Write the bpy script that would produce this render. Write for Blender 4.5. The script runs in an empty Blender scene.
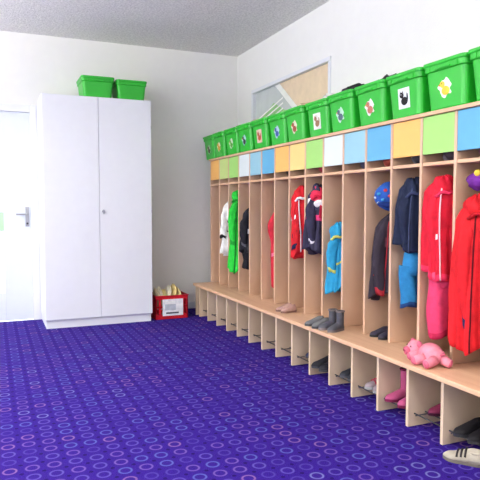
import bpy, math, random
from mathutils import Vector, Matrix
S=bpy.context.scene
S.view_settings.view_transform='Standard'
S.view_settings.look='None'
R=random.Random(7)

# ---------------------------------------------------------------- materials
def lin(c):
    return tuple((v/255/12.92 if v/255<=0.04045 else ((v/255+0.055)/1.055)**2.4) for v in c)
def mat(name,rgb,rough=0.6,metal=0,var=0.06,scale=12,bump=0.0,bscale=60,spec=0.4,emit=0,sheen=0):
    m=bpy.data.materials.new(name); m.use_nodes=True
    nt=m.node_tree; b=nt.nodes['Principled BSDF']
    c=lin(rgb)
    tc=nt.nodes.new('ShaderNodeTexCoord')
    n=nt.nodes.new('ShaderNodeTexNoise'); n.inputs['Scale'].default_value=scale; n.inputs['Detail'].default_value=3
    nt.links.new(tc.outputs['Object'],n.inputs['Vector'])
    r=nt.nodes.new('ShaderNodeValToRGB')
    r.color_ramp.elements[0].position=0.3; r.color_ramp.elements[1].position=0.7
    r.color_ramp.elements[0].color=tuple(max(0,v*(1-var)) for v in c)+(1,)
    r.color_ramp.elements[1].color=tuple(min(1,v*(1+var)) for v in c)+(1,)
    nt.links.new(n.outputs['Fac'],r.inputs['Fac']); nt.links.new(r.outputs['Color'],b.inputs['Base Color'])
    b.inputs['Roughness'].default_value=rough; b.inputs['Metallic'].default_value=metal
    b.inputs['Specular IOR Level'].default_value=spec
    if sheen: b.inputs['Sheen Weight'].default_value=sheen
    if emit:
        nt.links.new(r.outputs['Color'],b.inputs['Emission Color']); b.inputs['Emission Strength'].default_value=emit
    if bump:
        n2=nt.nodes.new('ShaderNodeTexNoise'); n2.inputs['Scale'].default_value=bscale; n2.inputs['Detail'].default_value=4
        nt.links.new(tc.outputs['Object'],n2.inputs['Vector'])
        bp=nt.nodes.new('ShaderNodeBump'); bp.inputs['Strength'].default_value=bump; bp.inputs['Distance'].default_value=0.01
        nt.links.new(n2.outputs['Fac'],bp.inputs['Height']); nt.links.new(bp.outputs['Normal'],b.inputs['Normal'])
    return m
def wood(name,a,bcol,stretch,rough=0.45):
    m=bpy.data.materials.new(name); m.use_nodes=True
    nt=m.node_tree; b=nt.nodes['Principled BSDF']
    tc=nt.nodes.new('ShaderNodeTexCoord'); mp=nt.nodes.new('ShaderNodeMapping'); mp.inputs['Scale'].default_value=stretch
    n=nt.nodes.new('ShaderNodeTexNoise'); n.inputs['Scale'].default_value=1; n.inputs['Detail'].default_value=5; n.inputs['Distortion'].default_value=0.6
    nt.links.new(tc.outputs['Object'],mp.inputs['Vector']); nt.links.new(mp.outputs['Vector'],n.inputs['Vector'])
    r=nt.nodes.new('ShaderNodeValToRGB'); r.color_ramp.elements[0].position=.3; r.color_ramp.elements[1].position=.7
    r.color_ramp.elements[0].color=lin(a)+(1,); r.color_ramp.elements[1].color=lin(bcol)+(1,)
    nt.links.new(n.outputs['Fac'],r.inputs['Fac']); nt.links.new(r.outputs['Color'],b.inputs['Base Color'])
    b.inputs['Roughness'].default_value=rough; b.inputs['Specular IOR Level'].default_value=.3
    return m
def carpet():
    m=bpy.data.materials.new('carpet_rings'); m.use_nodes=True
    nt=m.node_tree; b=nt.nodes['Principled BSDF']; N=nt.nodes.new; L=nt.links.new
    tc=N('ShaderNodeTexCoord')
    sc=N('ShaderNodeVectorMath'); sc.operation='MULTIPLY'; sc.inputs[1].default_value=(1/0.09,1/0.09,0)
    L(tc.outputs['Object'],sc.inputs[0])
    fl=N('ShaderNodeVectorMath'); fl.operation='FLOOR'; L(sc.outputs[0],fl.inputs[0])
    fr=N('ShaderNodeVectorMath'); fr.operation='FRACTION'; L(sc.outputs[0],fr.inputs[0])
    sb=N('ShaderNodeVectorMath'); sb.operation='SUBTRACT'; sb.inputs[1].default_value=(.5,.5,0); L(fr.outputs[0],sb.inputs[0])
    ln=N('ShaderNodeVectorMath'); ln.operation='LENGTH'; L(sb.outputs[0],ln.inputs[0])
    def math_(op,a,bv=None,c=None):
        x=N('ShaderNodeMath'); x.operation=op
        for i,v in enumerate((a,bv,c)):
            if v is None: continue
            if isinstance(v,(int,float)): x.inputs[i].default_value=v
            else: L(v,x.inputs[i])
        return x.outputs[0]
    d=math_('ABSOLUTE',math_('SUBTRACT',ln.outputs['Value'],0.29))
    ring=math_('SUBTRACT',1.0,math_('MINIMUM',math_('DIVIDE',d,0.070),1.0)); ring=math_('MULTIPLY',ring,1.5)
    ringc=N('ShaderNodeClamp'); L(ring,ringc.inputs[0])
    wn=N('ShaderNodeTexWhiteNoise'); wn.noise_dimensions='2D'; L(fl.outputs[0],wn.inputs['Vector'])
    pr=N('ShaderNodeValToRGB'); pr.color_ramp.interpolation='CONSTANT'
    cols=[(0,(94,80,164)),(.3,(88,96,170)),(.5,(112,84,160)),(.66,(76,60,148)),(.84,(134,96,152)),(.94,(116,116,176))]
    pr.color_ramp.elements[0].color=lin(cols[0][1])+(1,); pr.color_ramp.elements[1].position=cols[1][0]; pr.color_ramp.elements[1].color=lin(cols[1][1])+(1,)
    for p,c in cols[2:]:
        e=pr.color_ramp.elements.new(p); e.color=lin(c)+(1,)
    L(wn.outputs['Value'],pr.inputs['Fac'])
    nz=N('ShaderNodeTexNoise'); nz.inputs['Scale'].default_value=220; nz.inputs['Detail'].default_value=2; L(tc.outputs['Object'],nz.inputs['Vector'])
    br=N('ShaderNodeValToRGB'); br.color_ramp.elements[0].position=.3; br.color_ramp.elements[1].position=.7
    br.color_ramp.elements[0].color=lin((34,14,98))+(1,); br.color_ramp.elements[1].color=lin((58,32,140))+(1,)
    L(nz.outputs['Fac'],br.inputs['Fac'])
    f2=N('ShaderNodeVectorMath'); f2.operation='ADD'; f2.inputs[1].default_value=(.5,.5,0); L(sc.outputs[0],f2.inputs[0])
    g2=N('ShaderNodeVectorMath'); g2.operation='FRACTION'; L(f2.outputs[0],g2.inputs[0])
    h2=N('ShaderNodeVectorMath'); h2.operation='SUBTRACT'; h2.inputs[1].default_value=(.5,.5,0); L(g2.outputs[0],h2.inputs[0])
    l2=N('ShaderNodeVectorMath'); l2.operation='LENGTH'; L(h2.outputs[0],l2.inputs[0])
    dot=math_('LESS_THAN',l2.outputs['Value'],0.10)
    mx0=N('ShaderNodeMixRGB'); L(math_('MULTIPLY',dot,.7),mx0.inputs[0]); L(br.outputs[0],mx0.inputs[1]); mx0.inputs[2].default_value=lin((22,6,70))+(1,)
    mx=N('ShaderNodeMixRGB'); L(math_('MULTIPLY',ringc.outputs[0],.72),mx.inputs[0]); L(mx0.outputs[0],mx.inputs[1]); L(pr.outputs[0],mx.inputs[2])
    L(mx.outputs[0],b.inputs['Base Color']); b.inputs['Roughness'].default_value=.95; b.inputs['Specular IOR Level'].default_value=.1
    bp=N('ShaderNodeBump'); bp.inputs['Strength'].default_value=.3; bp.inputs['Distance'].default_value=.004
    L(nz.outputs['Fac'],bp.inputs['Height']); L(bp.outputs[0],b.inputs['Normal'])
    return m

M_wall=mat('plaster_wall',(239,238,234),.9,var=.01,bump=.15,bscale=90,spec=.1)
M_ceil=mat('textured_ceiling',(232,230,225),.95,var=.16,scale=60,bump=.8,bscale=80,spec=.1)
M_white=mat('white_laminate',(232,234,238),.45,var=.01,spec=.3)
M_trim=mat('white_trim',(228,230,234),.5,var=.01)
M_door=mat('door_paint',(218,224,234),.45,var=.01)
M_metal=mat('brushed_metal',(170,172,176),.35,metal=.9,var=.05)
M_dkmetal=mat('dark_wire',(70,68,72),.4,metal=.7,var=.05)
M_woodV=wood('beech_upright',(198,160,132),(216,182,154),(3,40,2.2))
M_woodB=wood('beech_bench',(206,162,128),(222,184,150),(26,1.6,30),.35)
M_woodP=wood('pale_birch_panel',(202,176,148),(218,196,170),(3,40,3))
M_carpet=carpet()
M_green=mat('green_plastic',(34,178,44),.35,var=.03,spec=.5)
M_black=mat('black_fabric',(28,28,32),.8)
M_dark=mat('dark_inside',(20,18,20),.9)
P={}
def C(rgb,rough=.75,**k):
    key=(rgb,rough)
    if key not in P: P[key]=mat('fabric_%02x%02x%02x'%rgb,rgb,rough,var=.14,scale=25,bump=.35,bscale=45,spec=.2,**k)
    return P[key]

# ---------------------------------------------------------------- mesh builder
class MB:
    def __init__(s): s.v=[];s.f=[];s.m=[];s.s=[];s.mats=[]
    def mi(s,m):
        if m not in s.mats: s.mats.append(m)
        return s.mats.index(m)
    def add(s,vs,fs,m,sm=False):
        o=len(s.v); s.v+= [Vector(v) for v in vs]; k=s.mi(m)
        for f in fs: s.f.append([i+o for i in f]); s.m.append(k); s.s.append(sm)
    def box(s,x0,x1,y0,y1,z0,z1,m):
        vs=[(x,y,z) for z in (z0,z1) for y in (y0,y1) for x in (x0,x1)]
        s.add(vs,[(0,2,3,1),(4,5,7,6),(0,1,5,4),(2,6,7,3),(0,4,6,2),(1,3,7,5)],m)
    def loft(s,rings,m,cap0=True,cap1=True,sm=True,matf=None):
        n=len(rings[0]); o=len(s.v)
        for r in rings: s.v+=[Vector(p) for p in r]
        for i in range(len(rings)-1):
            k=s.mi(matf(i)) if matf else s.mi(m)
            for j in range(n):
                a=o+i*n+j;b=o+i*n+(j+1)%n
                s.f.append([a,b,b+n,a+n]);s.m.append(k);s.s.append(sm)
        if cap0: s.f.append([o+j for j in range(n)][::-1]);s.m.append(s.mi(matf(0) if matf else m));s.s.append(False)
        if cap1:
            e=o+(len(rings)-1)*n; s.f.append([e+j for j in range(n)]);s.m.append(s.mi(matf(len(rings)-2) if matf else m));s.s.append(False)
    def tube(s,pts,rads,m,seg=10,matf=None,sq=1.0):
        pts=[Vector(p) for p in pts]
        if not hasattr(rads,'__len__'): rads=[rads]*len(pts)
        rings=[]; ref=None
        for i,p in enumerate(pts):
            t=(pts[min(i+1,len(pts)-1)]-pts[max(i-1,0)]).normalized()
            if ref is None:
                ref=Vector((1,0,0)) if abs(t.x)<.9 else Vector((0,1,0))
            u=(ref-t*ref.dot(t)).normalized(); w=t.cross(u); ref=u
            rings.append([p+(u*math.cos(a)+w*math.sin(a)*sq)*rads[i] for a in [2*math.pi*j/seg for j in range(seg)]])
        s.loft(rings,m,matf=matf)
    def ell(s,c,r,m,seg=18,rn=11,fn=None,rot=None):
        c=Vector(c);rings=[]
        for i in range(1,rn):
            ph=math.pi*i/rn; ring=[]
            for j in range(seg):
                a=2*math.pi*j/seg
                d=Vector((math.sin(ph)*math.cos(a),math.sin(ph)*math.sin(a),-math.cos(ph)))
                k=fn(d) if fn else 1
                q=Vector((d.x*r[0]*k,d.y*r[1]*k,d.z*r[2]*k))
                if rot: q=rot@q
                ring.append(c+q)
            rings.append(ring)
        s.loft(rings,m)
    def xform(s,M,start=0):
        for i in range(start,len(s.v)): s.v[i]=M@s.v[i]
    def build(s,name,parent=None,bevel=0,subs=0,keep=False):
        lo=Vector([min(v[i] for v in s.v) for i in range(3)]);hi=Vector([max(v[i] for v in s.v) for i in range(3)])
        o=Vector(((lo.x+hi.x)/2,(lo.y+hi.y)/2,lo.z))
        if keep: o=Vector((0,0,0))
        me=bpy.data.meshes.new(name); me.from_pydata([v-o for v in s.v],[],s.f); 
        for m in s.mats: me.materials.append(m)
        for p,k,q in zip(me.polygons,s.m,s.s): p.material_index=k;p.use_smooth=q
        me.update()
        import bmesh
        bm=bmesh.new(); bm.from_mesh(me); bmesh.ops.recalc_face_normals(bm,faces=bm.faces[:]); bm.to_mesh(me); bm.free()
        ob=bpy.data.objects.new(name,me); S.collection.objects.link(ob); ob.location=o
        if parent: ob.parent=parent; ob.location=o-parent.location
        if bevel:
            b=ob.modifiers.new('bevel','BEVEL'); b.width=bevel;b.segments=2;b.limit_method='ANGLE'; b.angle_limit=math.radians(40)
        if subs:
            b=ob.modifiers.new('sub','SUBSURF'); b.levels=subs;b.render_levels=subs
        return ob
def empty(name,loc=(0,0,0)):
    e=bpy.data.objects.new(name,None); S.collection.objects.link(e); e.location=loc; e.empty_display_size=.1; return e

# ---------------------------------------------------------------- room
XR=2.54; YB=6.0; XL=-3.2; YF=-2.2; H=2.77; T=.16
def simple(name,boxes,m,**k):
    b=MB()
    for bx in boxes: b.box(*bx,m)
    return b.build(name,**k)
simple('floor',[(XL,XR,YF,YB,-.1,0)],M_carpet,keep=True)
simple('ceiling',[(XL,XR+T,YF,YB+T,H,H+.1)],M_ceil,keep=True)
DX0,DX1,DZ=-.66,.405,2.07
simple('wall_back',[(XL-T,DX0,YB,YB+T,0,H),(DX1,XR+T,YB,YB+T,0,H),(DX0,DX1,YB,YB+T,DZ,H)],M_wall,keep=True)
WY0,WY1,WZ0,WZ1=4.06,5.60,1.70,2.325
simple('wall_right',[(XR,XR+T,YF,WY0,0,H),(XR,XR+T,WY1,YB,0,H),(XR,XR+T,WY0,WY1,0,WZ0),(XR,XR+T,WY0,WY1,WZ1,H)],M_wall,keep=True)
LW=[(-1.4,.9),(1.3,3.4),(3.7,5.6)]
bx=[(XL-T,XL,YF,YB,0,.7),(XL-T,XL,YF,YB,2.5,H)]
ys=[YF]+[v for w in LW for v in w]+[YB]
for i in range(0,len(ys),2): bx.append((XL-T,XL,ys[i],ys[i+1],.7,2.5))
simple('wall_left',bx,M_wall,keep=True)
simple('wall_front',[(XL-T,XR+T,YF-T,YF,0,H)],M_wall,keep=True)
for i,(a,b_) in enumerate(LW):
    b=MB(); x0,x1=XL-.1,XL-.04
    b.box(x0,x1,a,b_,.7,.76,M_trim);b.box(x0,x1,a,b_,2.44,2.5,M_trim);b.box(x0,x1,a,a+.06,.76,2.44,M_trim);b.box(x0,x1,b_-.06,b_,.76,2.44,M_trim);b.box(x0,x1,(a+b_)/2-.03,(a+b_)/2+.03,.76,2.44,M_trim)
    b.build('window_%d'%(i+1),bevel=.004)
simple('baseboard_back',[(DX1+.06,XR,YB-.014,YB,0,.07)],M_trim,bevel=.003)
simple('baseboard_right',[(XR-.014,XR,5.66,YB-.014,0,.07)],M_trim,bevel=.003)

# interior window in right wall
b=MB()
xa,xb=XR-.012,XR+.06
fw=.035
b.box(xa,xb,WY0,WY1,WZ1-fw,WZ1,M_trim);b.box(xa,xb,WY0,WY1,WZ0,WZ0+fw,M_trim)
b.box(xa,xb,WY0,WY0+fw,WZ0+fw,WZ1-fw,M_trim);b.box(xa,xb,WY1-fw,WY1,WZ0+fw,WZ1-fw,M_trim)
win=empty('window_4',((xa+xb)/2,(WY0+WY1)/2,WZ0))
b.build('frame',parent=win,bevel=.004)
b=MB(); xp=XR+.03
b.box(xp,xp+.02,WY0+fw,WY1-fw,WZ0+fw,WZ1-fw,mat('pane_pale',(202,208,206),.12,var=.08,scale=4))
def poly(pts,m,off):
    b.add([(xp-off,y,z) for y,z in pts],[tuple(range(len(pts)))],m)
poly([(5.05,2.29),(4.10,2.29),(4.10,1.74),(4.35,1.74)],mat('pane_peach',(232,208,176),.12),.002)
poly([(5.54,1.97),(5.15,2.13),(4.52,1.85),(4.70,1.74),(5.54,1.74)],mat('pane_green',(150,200,132),.12),.003)
poly([(4.62,2.04),(4.40,1.87),(4.12,1.86),(4.12,1.98)],mat('pane_brown',(196,166,132),.12),.003)
M_l=mat('pane_line',(240,240,234),.3)
for k in range(6):
    z=2.0-.05*k; poly([(5.54,z),(4.95,z+.14),(4.95,z+.156),(5.54,z+.016)],M_l,.004)
poly([(5.12,2.29),(5.02,2.29),(4.30,1.74),(4.40,1.74)],M_l,.005)
b.build('pane',parent=win)

# door
door=empty('door_1',((DX0+DX1)/2,YB,0))
b=MB()
for (x0,x1,z0,z1) in [(DX0-.04,DX0+.05,0,DZ+.02),(DX1-.05,DX1+.04,0,DZ+.02),(DX0+.05,DX1-.05,DZ-.05,DZ+.02)]:
    b.box(x0,x1,YB-.022,YB+.1,z0,z1,M_trim)
b.build('door_frame',parent=door,bevel=.004)
b=MB(); gx0,gx1,gz0,gz1=-.46,.105,.28,1.80
yl0,yl1=YB-.005,YB+.04; lx0,lx1=DX0+.05,DX1-.05
b.box(lx0,gx0,yl0,yl1,.01,DZ-.052,M_door);b.box(gx1,lx1,yl0,yl1,.01,DZ-.052,M_door)
b.box(gx0,gx1,yl0,yl1,.01,gz0,M_door);b.box(gx0,gx1,yl0,yl1,gz1,DZ-.052,M_door)
b.build('door_leaf',parent=door,bevel=.003)
b=MB()
M_gl=mat('glowing_door_pane',(238,244,246),.2,var=.01,emit=.25)  # opaque pane; its slight glow stands in for the brightness outside
b.box(gx0,gx1,YB+.01,YB+.025,gz0,gz1,M_gl)
M_gg=mat('painted_outdoor_green',(186,222,180),.3)  # green band painted on for the greenery outside the door
for z0,z1 in [(.88,1.06)]: b.box(gx0,gx1,YB+.006,YB+.0098,z0,z1,M_gg)
b.build('door_glass',parent=door)
b=MB()
b.box(.300,.335,YB-.014,YB-.0055,.92,1.11,M_metal)
b.tube([(.317,YB-.012,1.04),(.317,YB-.050,1.04),(.307,YB-.056,1.04),(.215,YB-.056,1.04)],.009,M_metal)
b.tube([(.317,YB-.02,.95),(.317,YB-.012,.95)],.010,M_dkmetal)
b.build('door_handle',parent=door,bevel=.002)

# cabinet
cx0,cx1,cy0,cy1,ch=.425,1.415,5.45,5.965,2.12
cab=empty('storage_cabinet',((cx0+cx1)/2,(cy0+cy1)/2,0))
b=MB()
b.box(cx0+.01,cx1-.01,cy0+.03,cy1,0,.075,M_white)
b.box(cx0,cx1,cy0+.022,cy1,.075,ch,M_white)
b.build('carcass',parent=cab,bevel=.002)
mid=(cx0+cx1)/2
for n,a,c in (('door_left',cx0+.002,mid-.002),('door_right',mid+.002,cx1-.002)):
    b=MB(); b.box(a,c,cy0,cy0+.019,.082,ch-.004,M_white); b.build(n,parent=cab,bevel=.0025)
b=MB()
b.tube([(mid+.035,cy0-.001,1.07),(mid+.035,cy0-.012,1.07)],[.014,.012],M_metal,14)
b.tube([(mid+.035,cy0-.010,1.07),(mid+.035,cy0-.022,1.07)],[.007,.007],M_dkmetal,10)
b.tube([(mid+.035,cy0-.022,1.085),(mid+.035,cy0-.022,1.045)],[.006,.004],M_metal,8)
for z in (.30,1.05,1.85):
    b.box(cx1-.003,cx1+.0,cy0-.002,cy0,z,z+.03,M_metal)
b.build('lock_handle',parent=cab)

# ---------------------------------------------------------------- lockers
XF=2.085
PIT=.2455; Y0=2.20
lock=empty('coat_locker_bench',(2.2,3.5,0))
b=MB()
for k in range(-4,15):
    y=Y0+PIT*k
    b.box(XF,XR-.02,y-.009,y+.009,.331,1.58,M_woodV)
b.build('upright_panels',parent=lock,bevel=.002)
ya,yb=Y0-4*PIT-.009,Y0+14*PIT+.009
b=MB()
b.box(XF-.012,XR-.005,ya-.01,yb+.01,1.581,1.6,M_woodB)
for k in range(-4,14):
    y=Y0+PIT*k; b.box(XF+.004,XR-.02,y+.0095,y+PIT-.0095,1.325,1.343,M_woodB)
b.build('top_and_hat_shelves',parent=lock,bevel=.0015)
b=MB(); b.box(XR-.019,XR-.006,ya,yb,.331,1.58,M_woodV); b.build('back_panel',parent=lock)
blue,lblue,green,orange,white=(92,164,200),(144,190,204),(156,208,112),(240,182,100),(212,222,220)
pan={-4:white,-3:orange,-2:green,-1:blue,0:green,1:orange,2:blue,3:lblue,4:white,5:green,6:(232,204,128),7:orange,8:blue,9:lblue,10:white,11:green,12:(190,210,128),13:orange}
for k in range(-4,14):
    y=Y0+PIT*k; bb=MB(); m=mat('panel_colour',pan[k],.45,var=.02)
    bb.box(XF+.002,XF+.016,y+.011,y+PIT-.011,1.385,1.578,m); bb.build('colour_panel',parent=lock,bevel=.0015)
BX=1.885
b=MB(); b.box(BX,XR-.005,1.16,5.625,.305,.33,M_woodB); b.build('bench_seat',parent=lock,bevel=.004)
b=MB()
by=[2.065+PIT*k for k in range(-3,15)]+[5.61]
for y in by: b.box(BX+.025,XR-.02,y-.009,y+.009,0.001,.304,M_woodP)
b.build('bench_partitions',parent=lock,bevel=.0015)
b=MB(); b.box(XR-.019,XR-.006,by[0],by[-1]-.009,0.001,.304,M_woodP); b.build('bench_back',parent=lock)
b=MB()
RZ=.070
for x in (1.95,2.02,2.09,2.16,2.23,2.30): b.tube([(x,by[0],RZ-.004),(x,5.60,RZ-.004)],.0035,M_dkmetal,6)
for x in (2.16,2.19,2.22): b.tube([(x,by[0],.245),(x,5.60,.245)],.003,M_dkmetal,6)
for y in by[:-2]:
    for q in (.03,.215): b.tube([(1.94,y+q,RZ-.008),(2.32,y+q,RZ-.008)],.003,M_dkmetal,6)
    for q in (.08,.125,.17): b.tube([(2.10,y+q,.250),(2.26,y+q,.250)],.0025,M_dkmetal,6)
b.build('shoe_rack_wires',parent=lock)
b=MB()
for k in range(-4,14):
    yc=Y0+PIT*(k+.5)
    b.box(2.215,2.265,yc-.012,yc+.012,1.318,1.324,M_metal)
    b.tube([(2.24,yc,1.32),(2.24,yc,1.285),(2.232,yc,1.268),(2.215,yc,1.262),(2.200,yc,1.270),(2.196,yc,1.285)],.004,M_metal,8)
    b.tube([(2.50,yc,1.20),(2.46,yc,1.20),(2.45,yc,1.22)],.005,M_metal,8)
b.build('coat_hooks',parent=lock)

# ---------------------------------------------------------------- bins
def rrect(hx,hy,z,r=.03,n=4):
    pts=[]
    for (sx,sy,a0) in ((1,1,0),(-1,1,90),(-1,-1,180),(1,-1,270)):
        for i in range(n+1):
            a=math.radians(a0+90*i/n); pts.append((sx*(hx-r)+r*math.cos(a),sy*(hy-r)+r*math.sin(a),z))
    return pts
def storage_bin(loc,rot,W=.298,D=.41,Hh=.235,sticker=0):
    b=MB(); hw,hd=W/2,D/2
    seq=[(.82,.0),(.835,.006),(.915,Hh-.055),(.915,Hh-.05),(.965,Hh-.045),(.97,Hh-.02),(.99,Hh-.018),(1.0,Hh-.014),(1.0,Hh-.002),(.99,Hh),(.955,Hh),(.945,Hh-.003),(.93,Hh-.04),(.87,Hh-.05),(.80,.012)]
    rings=[rrect(hd*s,hw*s+0,z,.028) for s,z in seq]
    b.loft(rings,M_green,sm=False)
    for sgn in (-1,1):
        for yy in (-.09,.09):
            x=sgn*hd*.955
            b.box(min(x,x+sgn*.006),max(x,x+sgn*.006),yy*W/.293-.004,yy*W/.293+.004,Hh-.045,Hh-.018,M_green)
    x=-hd*.98; b.box(x-.006,x+.004,-.05,.05,Hh-.042,Hh-.034,M_green)
    if sticker:
        def fx(z): return -(hd*(.835+(.915-.835)*(z-.006)/(Hh-.061)))
        def pl(pts,m,o): b.add([(fx(z)-o,y,z) for y,z in pts],[tuple(range(len(pts)))],m)
        def disc(cy,cz,ry,rz,m,o,n=16): pl([(cy+ry*math.cos(2*math.pi*i/n),cz+rz*math.sin(2*math.pi*i/n)) for i in range(n)],m,o)
        base,ac,kind=sticker
        mb=C(base,.5); ma=C(ac,.5); cz=.098
        if kind=='sq': pl([(-.048,cz-.053),(.048,cz-.053),(.048,cz+.056),(-.048,cz+.056)],mb,.0015)
        else:
            pl([((.042+.007*math.sin(5*q+1)+.004*math.sin(9*q))*math.cos(q),cz+(.044+.007*math.sin(4*q)+.004*math.sin(7*q))*math.sin(q)) for q in [2*math.pi*i/36 for i in range(36)]],mb,.0015)
        disc(-.004,cz-.014,.028,.022,ma,.0028); disc(.016,cz+.018,.017,.016,ma,.0034)
        if kind=='sq':
            pl([(.002,cz+.024),(.008,cz+.044),(.014,cz+.028)],ma,.0036); pl([(.020,cz+.028),(.027,cz+.044),(.030,cz+.024)],ma,.0036)
            disc(-.030,cz+.004,.006,.024,ma,.0036)
        else:
            pl([(.030,cz+.022),(.044,cz+.016),(.030,cz+.010)],C((240,130,30),.5),.0036)
        disc(.020,cz+.022,.003,.003,C((250,250,250),.5) if ac==(20,20,22) else C((20,20,22),.5),.0042,8)
    o=b.build('storage_bin',keep=True); o.location=loc; o.rotation_euler=(0,0,rot)
    return o
bk=(20,20,22)
st=[((240,240,232),(240,200,50),'sq'),((220,226,220),(90,120,90),'r'),((245,244,226),(238,204,70),'r'),((226,232,230),bk,'sq'),((226,226,220),(190,120,100),'r'),((190,222,200),(90,110,120),'r'),((230,230,220),(150,110,80),'sq'),
    ((220,214,190),(160,80,60),'r'),((180,204,220),(60,90,160),'r'),((220,190,170),(180,80,50),'sq'),((150,200,190),(60,60,70),'r'),((200,214,190),(90,160,60),'r'),((224,216,170),(200,150,40),'r'),((190,200,180),(90,60,50),'r')]
BY0,BP=2.10,.3075
for i in range(-2,12):
    yfar=BY0+BP*i+BP
    rot=R.uniform(-.02,.02)
    storage_bin((2.248+R.uniform(-.008,.006),yfar-.152,1.6005),rot,sticker=st[(i+2)%len(st)])
storage_bin((.94,5.72,2.1205),math.pi/2,W=.31,D=.36,Hh=.205)
storage_bin((1.260,5.725,2.1205),math.pi/2-.02,W=.30,D=.36,Hh=.195)

def lumpy(seed,amp=.12):
    r=random.Random(seed); ph=[(r.uniform(2,6),r.uniform(2,6),r.uniform(0,6)) for _ in range(3)]
    return lambda d:1+amp*sum(math.sin(p*d.x*1.6+q*d.y*1.3+s+3*d.z) for p,q,s in ph)/2
def binbundle(name,y,cols,seed,zz=0):
    b=MB(); r=random.Random(seed)
    for i,c in enumerate(cols):
        b.ell((2.15+.04*r.random()+.03*i,y+(-.055+.11*i/max(1,len(cols)-1)),1.815+zz),(.085,.06,.05+.02*r.random()),C(c),fn=lumpy(seed+i,.2))
    b.build(name)
def bc(i): return BY0+BP*i+BP-.152
binbundle('wool_hat_bundle',bc(3),[(30,28,34),(60,50,60)],3,.01)
binbundle('wool_hat_bundle',bc(2),[(40,36,40),(90,70,76)],5,.0)
binbundle('folded_cloth',bc(4),[(225,222,215)],9,.01)
binbundle('folded_cloth',bc(8),[(200,190,170)],19)

# ---------------------------------------------------------------- red crate
b=MB(); M_red=mat('red_plastic',(206,24,40),.4,var=.03)
x0,x1,y0,y1,h=1.45,1.79,5.50,5.80,.235
b.box(x0+.01,x1-.01,y0+.01,y1-.01,.002,.014,M_red)
t=.01
for (ax) in ('x0','x1','y0','y1'):
    def f(z0,z1,a,c):
        if ax=='y0': b.box(x0+(x1-x0)*a,x0+(x1-x0)*c,y0,y0+t,z0,z1,M_red)
        if ax=='y1': b.box(x0+(x1-x0)*a,x0+(x1-x0)*c,y1-t,y1,z0,z1,M_red)
        if ax=='x0': b.box(x0,x0+t,y0+(y1-y0)*a,y0+(y1-y0)*c,z0,z1,M_red)
        if ax=='x1': b.box(x1-t,x1,y0+(y1-y0)*a,y0+(y1-y0)*c,z0,z1,M_red)
    f(0.002,.045,0,1); f(h-.04,h,0,1)
    for q in range(9):
        a=q/8*.94; f(.045,h-.04,a,a+.06)
    f(.115,.13,0,1)
for z in (h-.008,): 
    b.box(x0-.006,x1+.006,y0-.006,y0+.012,z,z+.008,M_red);b.box(x0-.006,x1+.006,y1-.012,y1+.006,z,z+.008,M_red)
    b.box(x0-.006,x0+.012,y0+.012,y1-.012,z,z+.008,M_red);b.box(x1-.012,x1+.006,y0+.012,y1-.012,z,z+.008,M_red)
cr=empty('red_plastic_crate',((x0+x1)/2,(y0+y1)/2,0)); b.build('crate_body',parent=cr)
b=MB(); b.box(x0+.075,x1-.055,y0-.010,y0-.0065,.035,.20,C((240,240,244),.6))
b.box(x0+.10,x1-.13,y0-.0115,y0-.0102,.09,.15,C((190,196,206),.6)); b.box(x0+.11,x1-.10,y0-.0115,y0-.0102,.055,.07,C((90,90,100),.6))
b.build('paper_label',parent=cr)
b=MB(); r=random.Random(4)
for i in range(6):
    cxx=x0+.05+.042*i; c=C(r.choice([(232,214,150),(236,222,180),(226,202,136),(240,232,206)])); hh=.29+r.uniform(-.03,.06)*(1-.5*i/6)
    rings=[]
    for q in range(10):
        u=q/9; z=.10+(hh-.10)*u; s=math.sqrt(max(.05,1-max(0,(u-.55)/.45)**2*.95))
        rings.append([(cxx+.028*s*math.cos(a)+.014*math.sin(4*u+i),y0+.14+.11*s*math.sin(a)*(1+.08*math.sin(3*a+i)),z+.014*math.sin(2*a+i)*u) for a in [2*math.pi*j/20 for j in range(20)]])
    b.loft(rings,c)
b.build('crate_contents',parent=cr)

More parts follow.
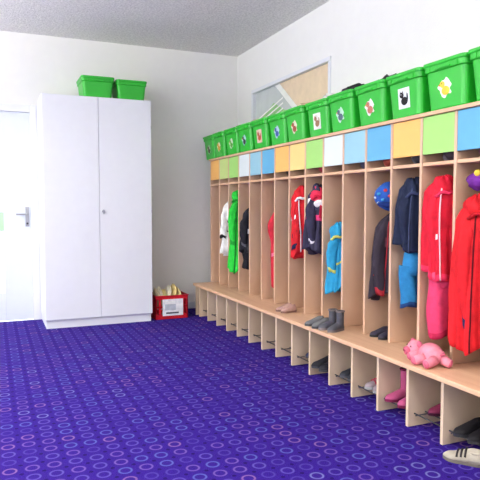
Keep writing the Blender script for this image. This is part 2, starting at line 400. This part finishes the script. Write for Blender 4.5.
# ---------------------------------------------------------------- garments
def garment(name,k,zt,zb,col,col2=None,x=2.185,hx=.088,hy=.075,seed=1,sleeves=True,sl=.34,hood=True,zipc=None,patches=(),band=None,flare=1.06,dy=0,cuff=None,yaw=-.30):
    b=MB(); y=Y0+PIT*(k+.5)+dy; r=random.Random(seed); p1,p2,p3=[r.uniform(0,6.28) for _ in range(3)]
    m=C(col); m2=C(col2) if col2 else m; SEG=72; NR=30
    def prof(t):
        pts=[(0,.24),(.03,.40),(.08,.72),(.16,.95),(.35,.98),(.7,1.0),(1,flare)]
        for (a,va),(c,vc) in zip(pts,pts[1:]):
            if t<=c: u=(t-a)/(c-a); return va+(vc-va)*u
        return flare
    def surf(a,t,o=0):
        amp=.05+.11*t
        # gravity folds: ridges run downwards and widen towards the hem
        kx=1+amp*math.sin(4*a+p1+.9*t)+amp*.75*math.sin(9*a+p2-1.2*t)+.5*amp*math.sin(15*a+p3+1.8*t)+.022*math.sin(11*t+3*a+p3)+.012*math.sin(23*t-4*a+p1)
        s=prof(t)*kx
        return Vector((x+math.cos(a)*(hx*s+o)+.010*math.sin(3*t+p1),y+math.sin(a)*(hy*min(s,1.25)+o),zt+(zb-zt)*t+.028*t*math.sin(2*a+p2)+.010*t*math.sin(7*a+p1)))
    rings=[[surf(2*math.pi*j/SEG,i/NR) for j in range(SEG)] for i in range(NR+1)]
    b.loft(rings,m,matf=(lambda i:(m2 if band and band[0]<=i/NR<band[1] else m)))
    if hood:
        b.ell((x-.032,y-.018,zt-.060),(.052,.056,.064),m,28,16,fn=lambda d:1+.12*math.sin(7*math.atan2(d.y,d.x)+p1+2*d.z)+.10*math.sin(3*d.z+p2+4*d.x))
        b.tube([(x-.040+.048*math.cos(q),y-.032+.045*math.sin(q)-.01,zt-.105-.022*math.sin(q)+.006*math.sin(5*q)) for q in [math.pi+ math.pi*i/8 for i in range(9)]],[.006,.008,.009,.010,.009,.008,.010,.008,.006],m2,8)
    if sleeves:
        for sx,ph in ((-1,.3),(1,1.7)):
            pts=[];n=24; ln=sl*(1 if sx<0 else .90)
            for i in range(n+1):
                u=i/n
                pts.append(Vector((x+sx*(hx*.50+.040*min(1,u*3.2)-.016*u)+.010*math.sin(4.5*u+ph+p1),y-.018-.026*math.sin(2.4*u+ph*.3)+.008*math.sin(6*u+p2),zt-.060-ln*u)))
            rr=[]
            for i,pnt in enumerate(pts):
                u=i/n; base=(.022+.016*min(1,u*4))*(1-.22*u)
                rr.append([pnt+Vector((math.cos(a)*base*(1+.13*math.sin(3*a+p1+5*u)+.08*math.sin(6*a+p2-7*u+10*u*sx)),math.sin(a)*base*.72*(1+.12*math.sin(4*a+p3+6*u)),.010*math.sin(a*2+p1)*(1 if i in (n,n-1,n-2) else .5))) for a in [2*math.pi*j/20 for j in range(20)]])
            c2=C(cuff) if cuff else m2
            b.loft(rr,m,matf=lambda i:(c2 if i>=n-2 else m))
    if zipc:
        mz=C(zipc); a0=math.radians(236)
        b.tube([surf(a0,.1+.9*i/14,.003) for i in range(15)],.004,mz,6)
    for (a0,a1,t0,t1,c) in patches:
        a0,a1=math.radians(a0),math.radians(a1); n=8
        vs=[surf(a0+(a1-a0)*i/n,t0+(t1-t0)*j/n,.004) for j in range(n+1) for i in range(n+1)]
        b.add(vs,[(j*(n+1)+i,j*(n+1)+i+1,(j+1)*(n+1)+i+1,(j+1)*(n+1)+i) for j in range(n) for i in range(n)],C(c),True)
    b.xform(Matrix.Translation((x,y,0))@Matrix.Rotation(yaw,4,'Z')@Matrix.Translation((-x,-y,0)))
    for i,v in enumerate(b.v): v.y=max(y-.109,min(y+.109,v.y))
    b.tube([(2.203,y,1.272),(2.208,y,(1.268+zt)/2),(x,y,zt-.01)],.004,m2,6)
    return b
def trousers(b,x,y,zt,zb,col,seed=1,sp=.042,r0=.047,cuff=None,yaw=-.3):
    m=C(col); st0=len(b.v)
    b.loft([[ (x+math.cos(a)*(.080*s),y+math.sin(a)*.06*s*(1+.1*math.sin(5*a)),zt-dz) for a in [2*math.pi*j/24 for j in range(24)]] for s,dz in ((.6,0),(.9,.02),(1,.08),(.95,.14))],m)
    for sx in (-1,1):
        n=20; rr=[]
        for i in range(n+1):
            u=i/n; pnt=Vector((x+sx*sp+.008*math.sin(4*u+seed+sx),y-.006*sx,zt-.09+(zb-zt+.09)*u*(1 if sx<0 else .94))); base=r0*(1-.06*u)
            rr.append([pnt+Vector((math.cos(a)*base*(1+.10*math.sin(4*a+seed+3*u)+.06*math.sin(7*a-5*u+sx)),math.sin(a)*base*.85*(1+.10*math.sin(5*a+seed*2-3*u)),.012*u*math.sin(2*a+seed))) for a in [2*math.pi*j/24 for j in range(24)]])
        b.loft(rr,m,matf=lambda i:(C(cuff) if cuff and i>=n-2 else m))
    b.xform(Matrix.Translation((x,y,0))@Matrix.Rotation(yaw,4,'Z')@Matrix.Translation((-x,-y,0)),st0)

garment('',12,1.17,.66,(236,236,232),(30,30,34),seed=2,sl=.30,hood=False,patches=[(190,240,.40,.44,(40,40,46)),(190,240,.60,.63,(40,40,46))],x=2.16).build('white_shirt_hanging')
garment('',11,1.26,.515,(44,196,64),(30,150,50),x=2.16,seed=3,sl=.44,hood=True,zipc=(20,110,40)).build('green_raincoat')
b=garment('',10,1.12,.70,(34,34,42),(90,92,100),x=2.17,seed=4,sl=.3,hood=False,patches=[(195,250,.5,.6,(200,200,205))]); trousers(b,2.17,Y0+PIT*10.5,.78,.555,(26,26,32)); b.build('black_jacket')
garment('',8,1.12,.46,(196,44,60),(230,120,150),seed=5,sl=.35,hx=.065,hy=.055,x=2.20,hood=False).build('red_dress_hanging')
b=garment('',6,1.26,.75,(200,32,42),(240,240,240),x=2.16,seed=6,hx=.105,sl=.40,zipc=(240,240,240),cuff=(30,36,70),patches=[(185,225,.42,.48,(240,240,240)),(190,240,.66,.72,(60,30,40))]); b.build('red_jacket')
b=garment('',5,1.27,.80,(52,48,70),(200,30,60),x=2.16,seed=7,sl=.36,hx=.105,patches=[(180,245,.22,.34,(236,226,230)),(180,260,.46,.54,(210,60,110)),(250,300,.3,.5,(200,40,70))],cuff=(226,220,226)); 
b.ell((2.125,Y0+PIT*5.5-.03,1.20),(.06,.05,.05),C((216,50,80)),fn=lumpy(9,.25)); 
b.ell((2.15,Y0+PIT*5.5-.04,1.14),(.08,.05,.04),C((230,226,226)),fn=lumpy(19,.25)); 
b.build('patterned_winter_coat')

garment('',4,1.00,.56,(44,146,188),(200,200,100),x=2.165,seed=18,hx=.085,sl=.26,hood=True,band=(.55,.60)).build('turquoise_rain_jacket')

yk=Y0+PIT*2.5
b=garment('',2,1.075,.58,(50,42,52),(170,30,40),x=2.19,seed=8,sl=.42,hx=.10,zipc=(170,40,50),cuff=(160,40,50),hood=False,patches=[(190,225,.55,.75,(170,40,46)),(225,262,.3,.42,(96,50,60))]); b.build('dark_ski_jacket')
b=MB(); cxh,cyh,czh=2.155,yk-.020,1.175
b.ell((cxh,cyh,czh),(.080,.080,.085),C((36,80,160),.7),28,16,fn=lumpy(31,.10))
rr_=random.Random(3)
for i in range(30):
    th=math.pi*2*i*.618; zz=-.7+1.5*(i/30); rr=math.sqrt(max(0,1-zz*zz)); d=Vector((math.cos(th)*rr*.077,math.sin(th)*rr*.077,zz*.082))
    q=rr_.uniform(.009,.015); b.ell(Vector((cxh,cyh,czh))+d,(q,q,q*.8),C([(180,190,210),(60,140,190),(190,60,70),(24,40,90)][i%4],.7),8,6)
b.tube([(cxh-.080,cyh,czh-.045),(cxh-.060,cyh-.060,czh-.052),(cxh,cyh-.082,czh-.056),(cxh+.058,cyh-.055,czh-.06)],[.010,.017,.015,.010],C((16,40,100)),8)
b.tube([(cxh,cyh,czh+.075),(2.19,yk,1.262)],.004,C((16,50,130)),6)
b.build('blue_patterned_hat')

b=garment('',1,1.27,.885,(30,38,62),(50,60,90),x=2.175,seed=9,sl=.31,hx=.10,cuff=(20,24,40),zipc=(60,70,100),patches=[(200,230,.35,.42,(120,140,190))]); b.build('navy_jacket')
b=MB(); yy=Y0+PIT*1.5; trousers(b,2.175,yy,.875,.555,(40,120,172),5,r0=.052,cuff=(30,60,110))
for s in (-.03,.03): b.tube([(2.175+s,yy,.872),(2.19+s*.5,yy+.085,1.05),(2.20,yy+.07,1.20),(2.203,yy,1.268)],.005,C((30,60,110)),6)
b.build('blue_snow_trousers')

b=garment('',0,1.27,.76,(202,28,50),(220,50,86),x=2.16,seed=10,sl=.46,hx=.105,hy=.08,zipc=(240,190,196),cuff=(216,80,116),band=(.93,1.1),patches=[(185,205,.35,.42,(240,210,216)),(215,232,.55,.60,(240,210,216))])
trousers(b,2.165,Y0+PIT*.5-.005,.84,.44,(214,62,104),3,cuff=(190,40,80),r0=.056); b.build('red_jacket_with_pink_trousers')
b=garment('',-1,1.165,.45,(206,30,38),(170,20,30),x=2.135,seed=11,sl=.56,hx=.108,hy=.08,zipc=(90,10,20),cuff=(30,40,80),patches=[(190,215,.3,.36,(240,220,220))]); b.build('long_red_coat')
b=MB(); b.ell((2.12,Y0-PIT*.5-.02,1.235),(.055,.07,.042),C((110,44,140)),fn=lumpy(5,.2)); b.ell((2.09,Y0-PIT*.5-.02,1.27),(.018,.018,.018),C((220,190,70)),10,8); b.build('purple_woollen_hat')
garment('',-2,1.25,.6,(60,80,160),(230,200,60),seed=12).build('blue_jacket')
garment('',3,1.22,.72,(110,110,120),(60,60,66),seed=13,x=2.31,hx=.06,sleeves=False,hood=False).build('grey_cardigan')
garment('',9,1.2,.75,(84,80,96),(60,60,66),seed=14,x=2.25,hx=.06,sleeves=False,hood=False).build('grey_cardigan')
garment('',7,1.22,.80,(60,64,90),(60,60,66),seed=15,x=2.25,hx=.06,sleeves=False,hood=False).build('navy_scarf_hanging')

for k,c in ((-1,(90,40,60)),(0,(60,50,60)),(1,(50,50,60)),(2,(140,60,50)),(3,(60,60,80)),(5,(150,40,60)),(7,(50,40,40)),(9,(60,80,70)),(11,(50,50,50))):
    b=MB(); yc=Y0+PIT*(k+.5)
    b.ell((2.19,yc-.03,1.388),(.07,.06,.043),C(c),fn=lumpy(k+20,.1)); b.ell((2.23,yc+.04,1.38),(.06,.045,.035),C(tuple(min(255,v+50) for v in c)),fn=lumpy(k+40,.1)); b.build('knitted_hat')

# ---------------------------------------------------------------- shoes
def shoe_part(b,x,y,z,ang,L,cu,cs,boot=0,ci=None,stripe=None):
    st0=len(b.v); mu=C(cu,.6); ms=C(cs,.7); mi_=C(ci,.9) if ci else M_dark
    def w(u):
        return L*(.13+.035*math.sin(u*math.pi*1.0)+.045*math.exp(-((u-.72)/.2)**2))*(1-((max(0,u-.78))/.22)**2.6*.75)*(1-((max(0,.14-u))/.14)**2*.45)
    N=16
    out=[(L*(u-.3),w(u)) for u in [i/N for i in range(N+1)]]
    ol=[(p[0],p[1]) for p in out]+[(p[0],-p[1]) for p in out[::-1]]
    b.loft([[(px,py*1.05,zz) for px,py in ol] for zz in (0,.014)],ms,sm=False)
    rings=[];seg=12
    for i in range(N+1):
        u=i/N
        hgt=L*(.34-.20*max(0,min(1,(u-.28)/.5)))*(1-((max(0,u-.8))/.2)**2*.75)*(1-((max(0,.08-u))/.08)**2*.3)
        ring=[(L*(u-.3),w(u)*math.cos(a),.013+hgt*math.sin(a)) for a in [math.pi*j/seg for j in range(seg+1)]]
        rings.append(ring)
    b.loft(rings,mu)
    if boot:
        n=6; b.loft([[(L*(-.10)+math.cos(a)*L*(.185+.01*i/n),math.sin(a)*L*.155,L*.2+(boot-L*.2)*i/n) for a in [2*math.pi*j/18 for j in range(18)]] for i in range(n+1)],mu,cap1=True)
        top=boot; rx,ry=L*.195,L*.155
    else: top=L*.335; rx,ry=L*.17,L*.10
    cxo=L*(-.10) if boot else L*(-.08)
    b.tube([(cxo+math.cos(a)*rx,math.sin(a)*ry,top+(0 if boot else -.004)) for a in [2*math.pi*j/16 for j in range(17)]],.006,ms if boot else mu,6)
    b.add([(cxo+math.cos(a)*rx*.95,math.sin(a)*ry*.95,top+.003) for a in [2*math.pi*j/16 for j in range(16)]],[tuple(range(16))],mi_)
    if stripe:
        for u in (.42,.52,.62):
            hgt=L*(.34-.20*max(0,min(1,(u-.28)/.5)))
            b.tube([(L*(u-.3),w(u)*1.01*math.cos(a),.015+hgt*1.02*math.sin(a)) for a in [math.pi*(.12+.76*j/10) for j in range(11)]],.0045,C(stripe,.7),6)
    b.xform(Matrix.Translation((x,y,z))@Matrix.Rotation(ang,4,'Z'),st0)
def pair(name,x,y,z,ang,L,cu,cs,boot=0,gap=None,**k):
    b=MB(); g=(gap or L*.42)/2; da=k.pop('da',.08)
    for s in (-1,1):
        shoe_part(b,x-math.sin(ang)*g*s,y+math.cos(ang)*g*s,z,ang+da*s,L,cu,cs,boot,**k)
    return b.build(name)
PI=math.pi
pair('grey_slippers',1.975,3.25,.331,PI,.14,(110,110,112),(70,70,72),gap=.075,ci=(150,140,140))
pair('grey_ankle_boots',1.995,3.12,.331,PI+.2,.14,(84,84,92),(120,110,110),boot=.12,gap=.07)
pair('tan_slippers',2.03,3.80,.331,PI,.13,(176,140,130),(120,90,80),gap=.065)
pair('dark_slippers',2.17,2.93-.11,.331,PI,.13,(60,56,70),(40,40,44),gap=.07)
yc=lambda k:2.065+PIT*(k+.5)
zr=RZ+.0005
pair('black_trainers',2.01,yc(4),zr,PI,.18,(34,34,40),(60,60,66))
pair('grey_winter_boots',2.05,yc(3),zr,PI,.16,(46,48,56),(80,80,84),boot=.11)
pair('grey_and_red_trainers',2.05,yc(2),zr,PI,.15,(150,136,142),(160,160,160),stripe=(160,50,70))
pair('pink_rubber_boots',2.03,yc(1)+.01,zr,PI,.16,(170,76,116),(110,30,64),boot=.165,gap=.09)
pair('plum_rubber_boots',2.10,yc(0),zr,PI,.16,(124,44,76),(60,20,40),boot=.165,gap=.09)
pair('black_shoes',2.03,yc(-1),zr,PI,.17,(28,26,30),(50,50,54))
pair('blue_shoes',2.08,yc(5),zr,PI,.15,(50,54,80),(70,70,76))
pair('black_boots',2.10,yc(8),zr,PI,.16,(30,30,34),(50,50,54),boot=.14)
b=MB(); shoe_part(b,1.885,1.855,.0015,PI*.68,.17,(168,160,144),(110,102,96),ci=(90,84,76),stripe=(50,46,48))
b.build('grey_felt_slipper')

# ---------------------------------------------------------------- pink plush pig lying on the bench
b=MB(); mp=C((222,134,150),.95); md=C((202,100,124),.95)
bx_,by_,bz_=0,0,.0
b.ell((bx_,by_,bz_+.052),(.060,.090,.050),mp,22,14,fn=lumpy(3,.06))
hx_,hy_,hz_=bx_-.035,by_+.115,bz_+.052
b.ell((hx_,hy_,hz_),(.046,.048,.046),mp,20,12,fn=lumpy(13,.04))
b.tube([(hx_-.036,hy_+.004,hz_-.008),(hx_-.060,hy_+.008,hz_-.012)],[.024,.021],md,14)
for s in (-1,1):
    b.ell((hx_-.061,hy_+.008+.008*s,hz_-.010),(.003,.004,.005),C((120,30,60)),8,6)
    b.ell((hx_-.038,hy_+.022*s,hz_+.018),(.004,.004,.005),M_black,8,6)
    b.ell((hx_+.004,hy_+.038*s,hz_+.030),(.014,.020,.020),md,12,8)
for (px,py,qx,qy) in ((-.03,.06,-.09,.07),(-.04,-.02,-.105,-.015),(-.02,-.075,-.08,-.10),(.03,-.075,.05,-.115)):
    b.tube([(bx_+px,by_+py,bz_+.036),(bx_+(px+qx)/2,by_+(py+qy)/2,bz_+.028),(bx_+qx,by_+qy,bz_+.022),(bx_+qx*1.12,by_+qy*1.02,bz_+.020)],[.028,.025,.023,.012],mp,12,matf=lambda i:(md if i==2 else mp))
b.tube([(bx_+.01,by_-.085,bz_+.06),(bx_+.02,by_-.105,bz_+.072),(bx_+.008,by_-.112,bz_+.085)],[.006,.005,.004],md,6)
b.xform(Matrix.Translation((2.005,2.25,.3315))@Matrix.Rotation(-.25,4,'Z')@Matrix.Diagonal((.93,.93,.95,1)))
b.build('pink_plush_pig')

# ---------------------------------------------------------------- lights
w=bpy.data.worlds.new('World'); S.world=w; w.use_nodes=True
w.node_tree.nodes['Background'].inputs[0].default_value=(.9,.95,1,1); w.node_tree.nodes['Background'].inputs[1].default_value=2.0
def area(name,loc,rot,sx,sy,p,c,parent=None):
    l=bpy.data.lights.new(name,'AREA'); l.shape='RECTANGLE'; l.size=sx;l.size_y=sy;l.energy=p;l.color=c
    o=bpy.data.objects.new(name,l); S.collection.objects.link(o); o.location=loc;o.rotation_euler=rot
    return o
for i,(a,c) in enumerate(LW):
    area('daylight',(XL+.02,(a+c)/2,1.6),(0,-PI/2,0),1.7,c-a,(66,64,46)[i],(.98,.99,1))
for x,y,up in ((-1.4,.4,70),(-1.4,3.9,110),(.9,.2,84)):  # unseen pendants, added as fill to brighten ceiling and walls
    fill_lamp=empty('added_fill_pendant',(x,y,2.15))
    b=MB(); b.box(x-.12,x+.12,y-.62,y+.62,2.12,2.18,M_trim)
    for q in (-.5,.5): b.tube([(x,y+q,2.18),(x,y+q,H)],.004,M_metal,6)
    b.build('housing',parent=fill_lamp,bevel=.004)
    o=area('fill_down',(0,0,0),(0,0,0),.2,1.18,24,(1,.98,.955)); o.parent=fill_lamp; o.location=(0,0,-.035)
    o=area('fill_up',(0,0,0),(PI,0,0),.2,1.18,up,(1,.985,.96)); o.parent=fill_lamp; o.location=(0,0,.04)

# ---------------------------------------------------------------- camera
cd=bpy.data.cameras.new('camera'); cd.lens=43.4; cd.sensor_width=36
cam=bpy.data.objects.new('camera',cd); S.collection.objects.link(cam)
cam.location=(0,0,1.115); cam.rotation_euler=(math.radians(90-3.32),0,math.radians(-23.2))
S.camera=cam
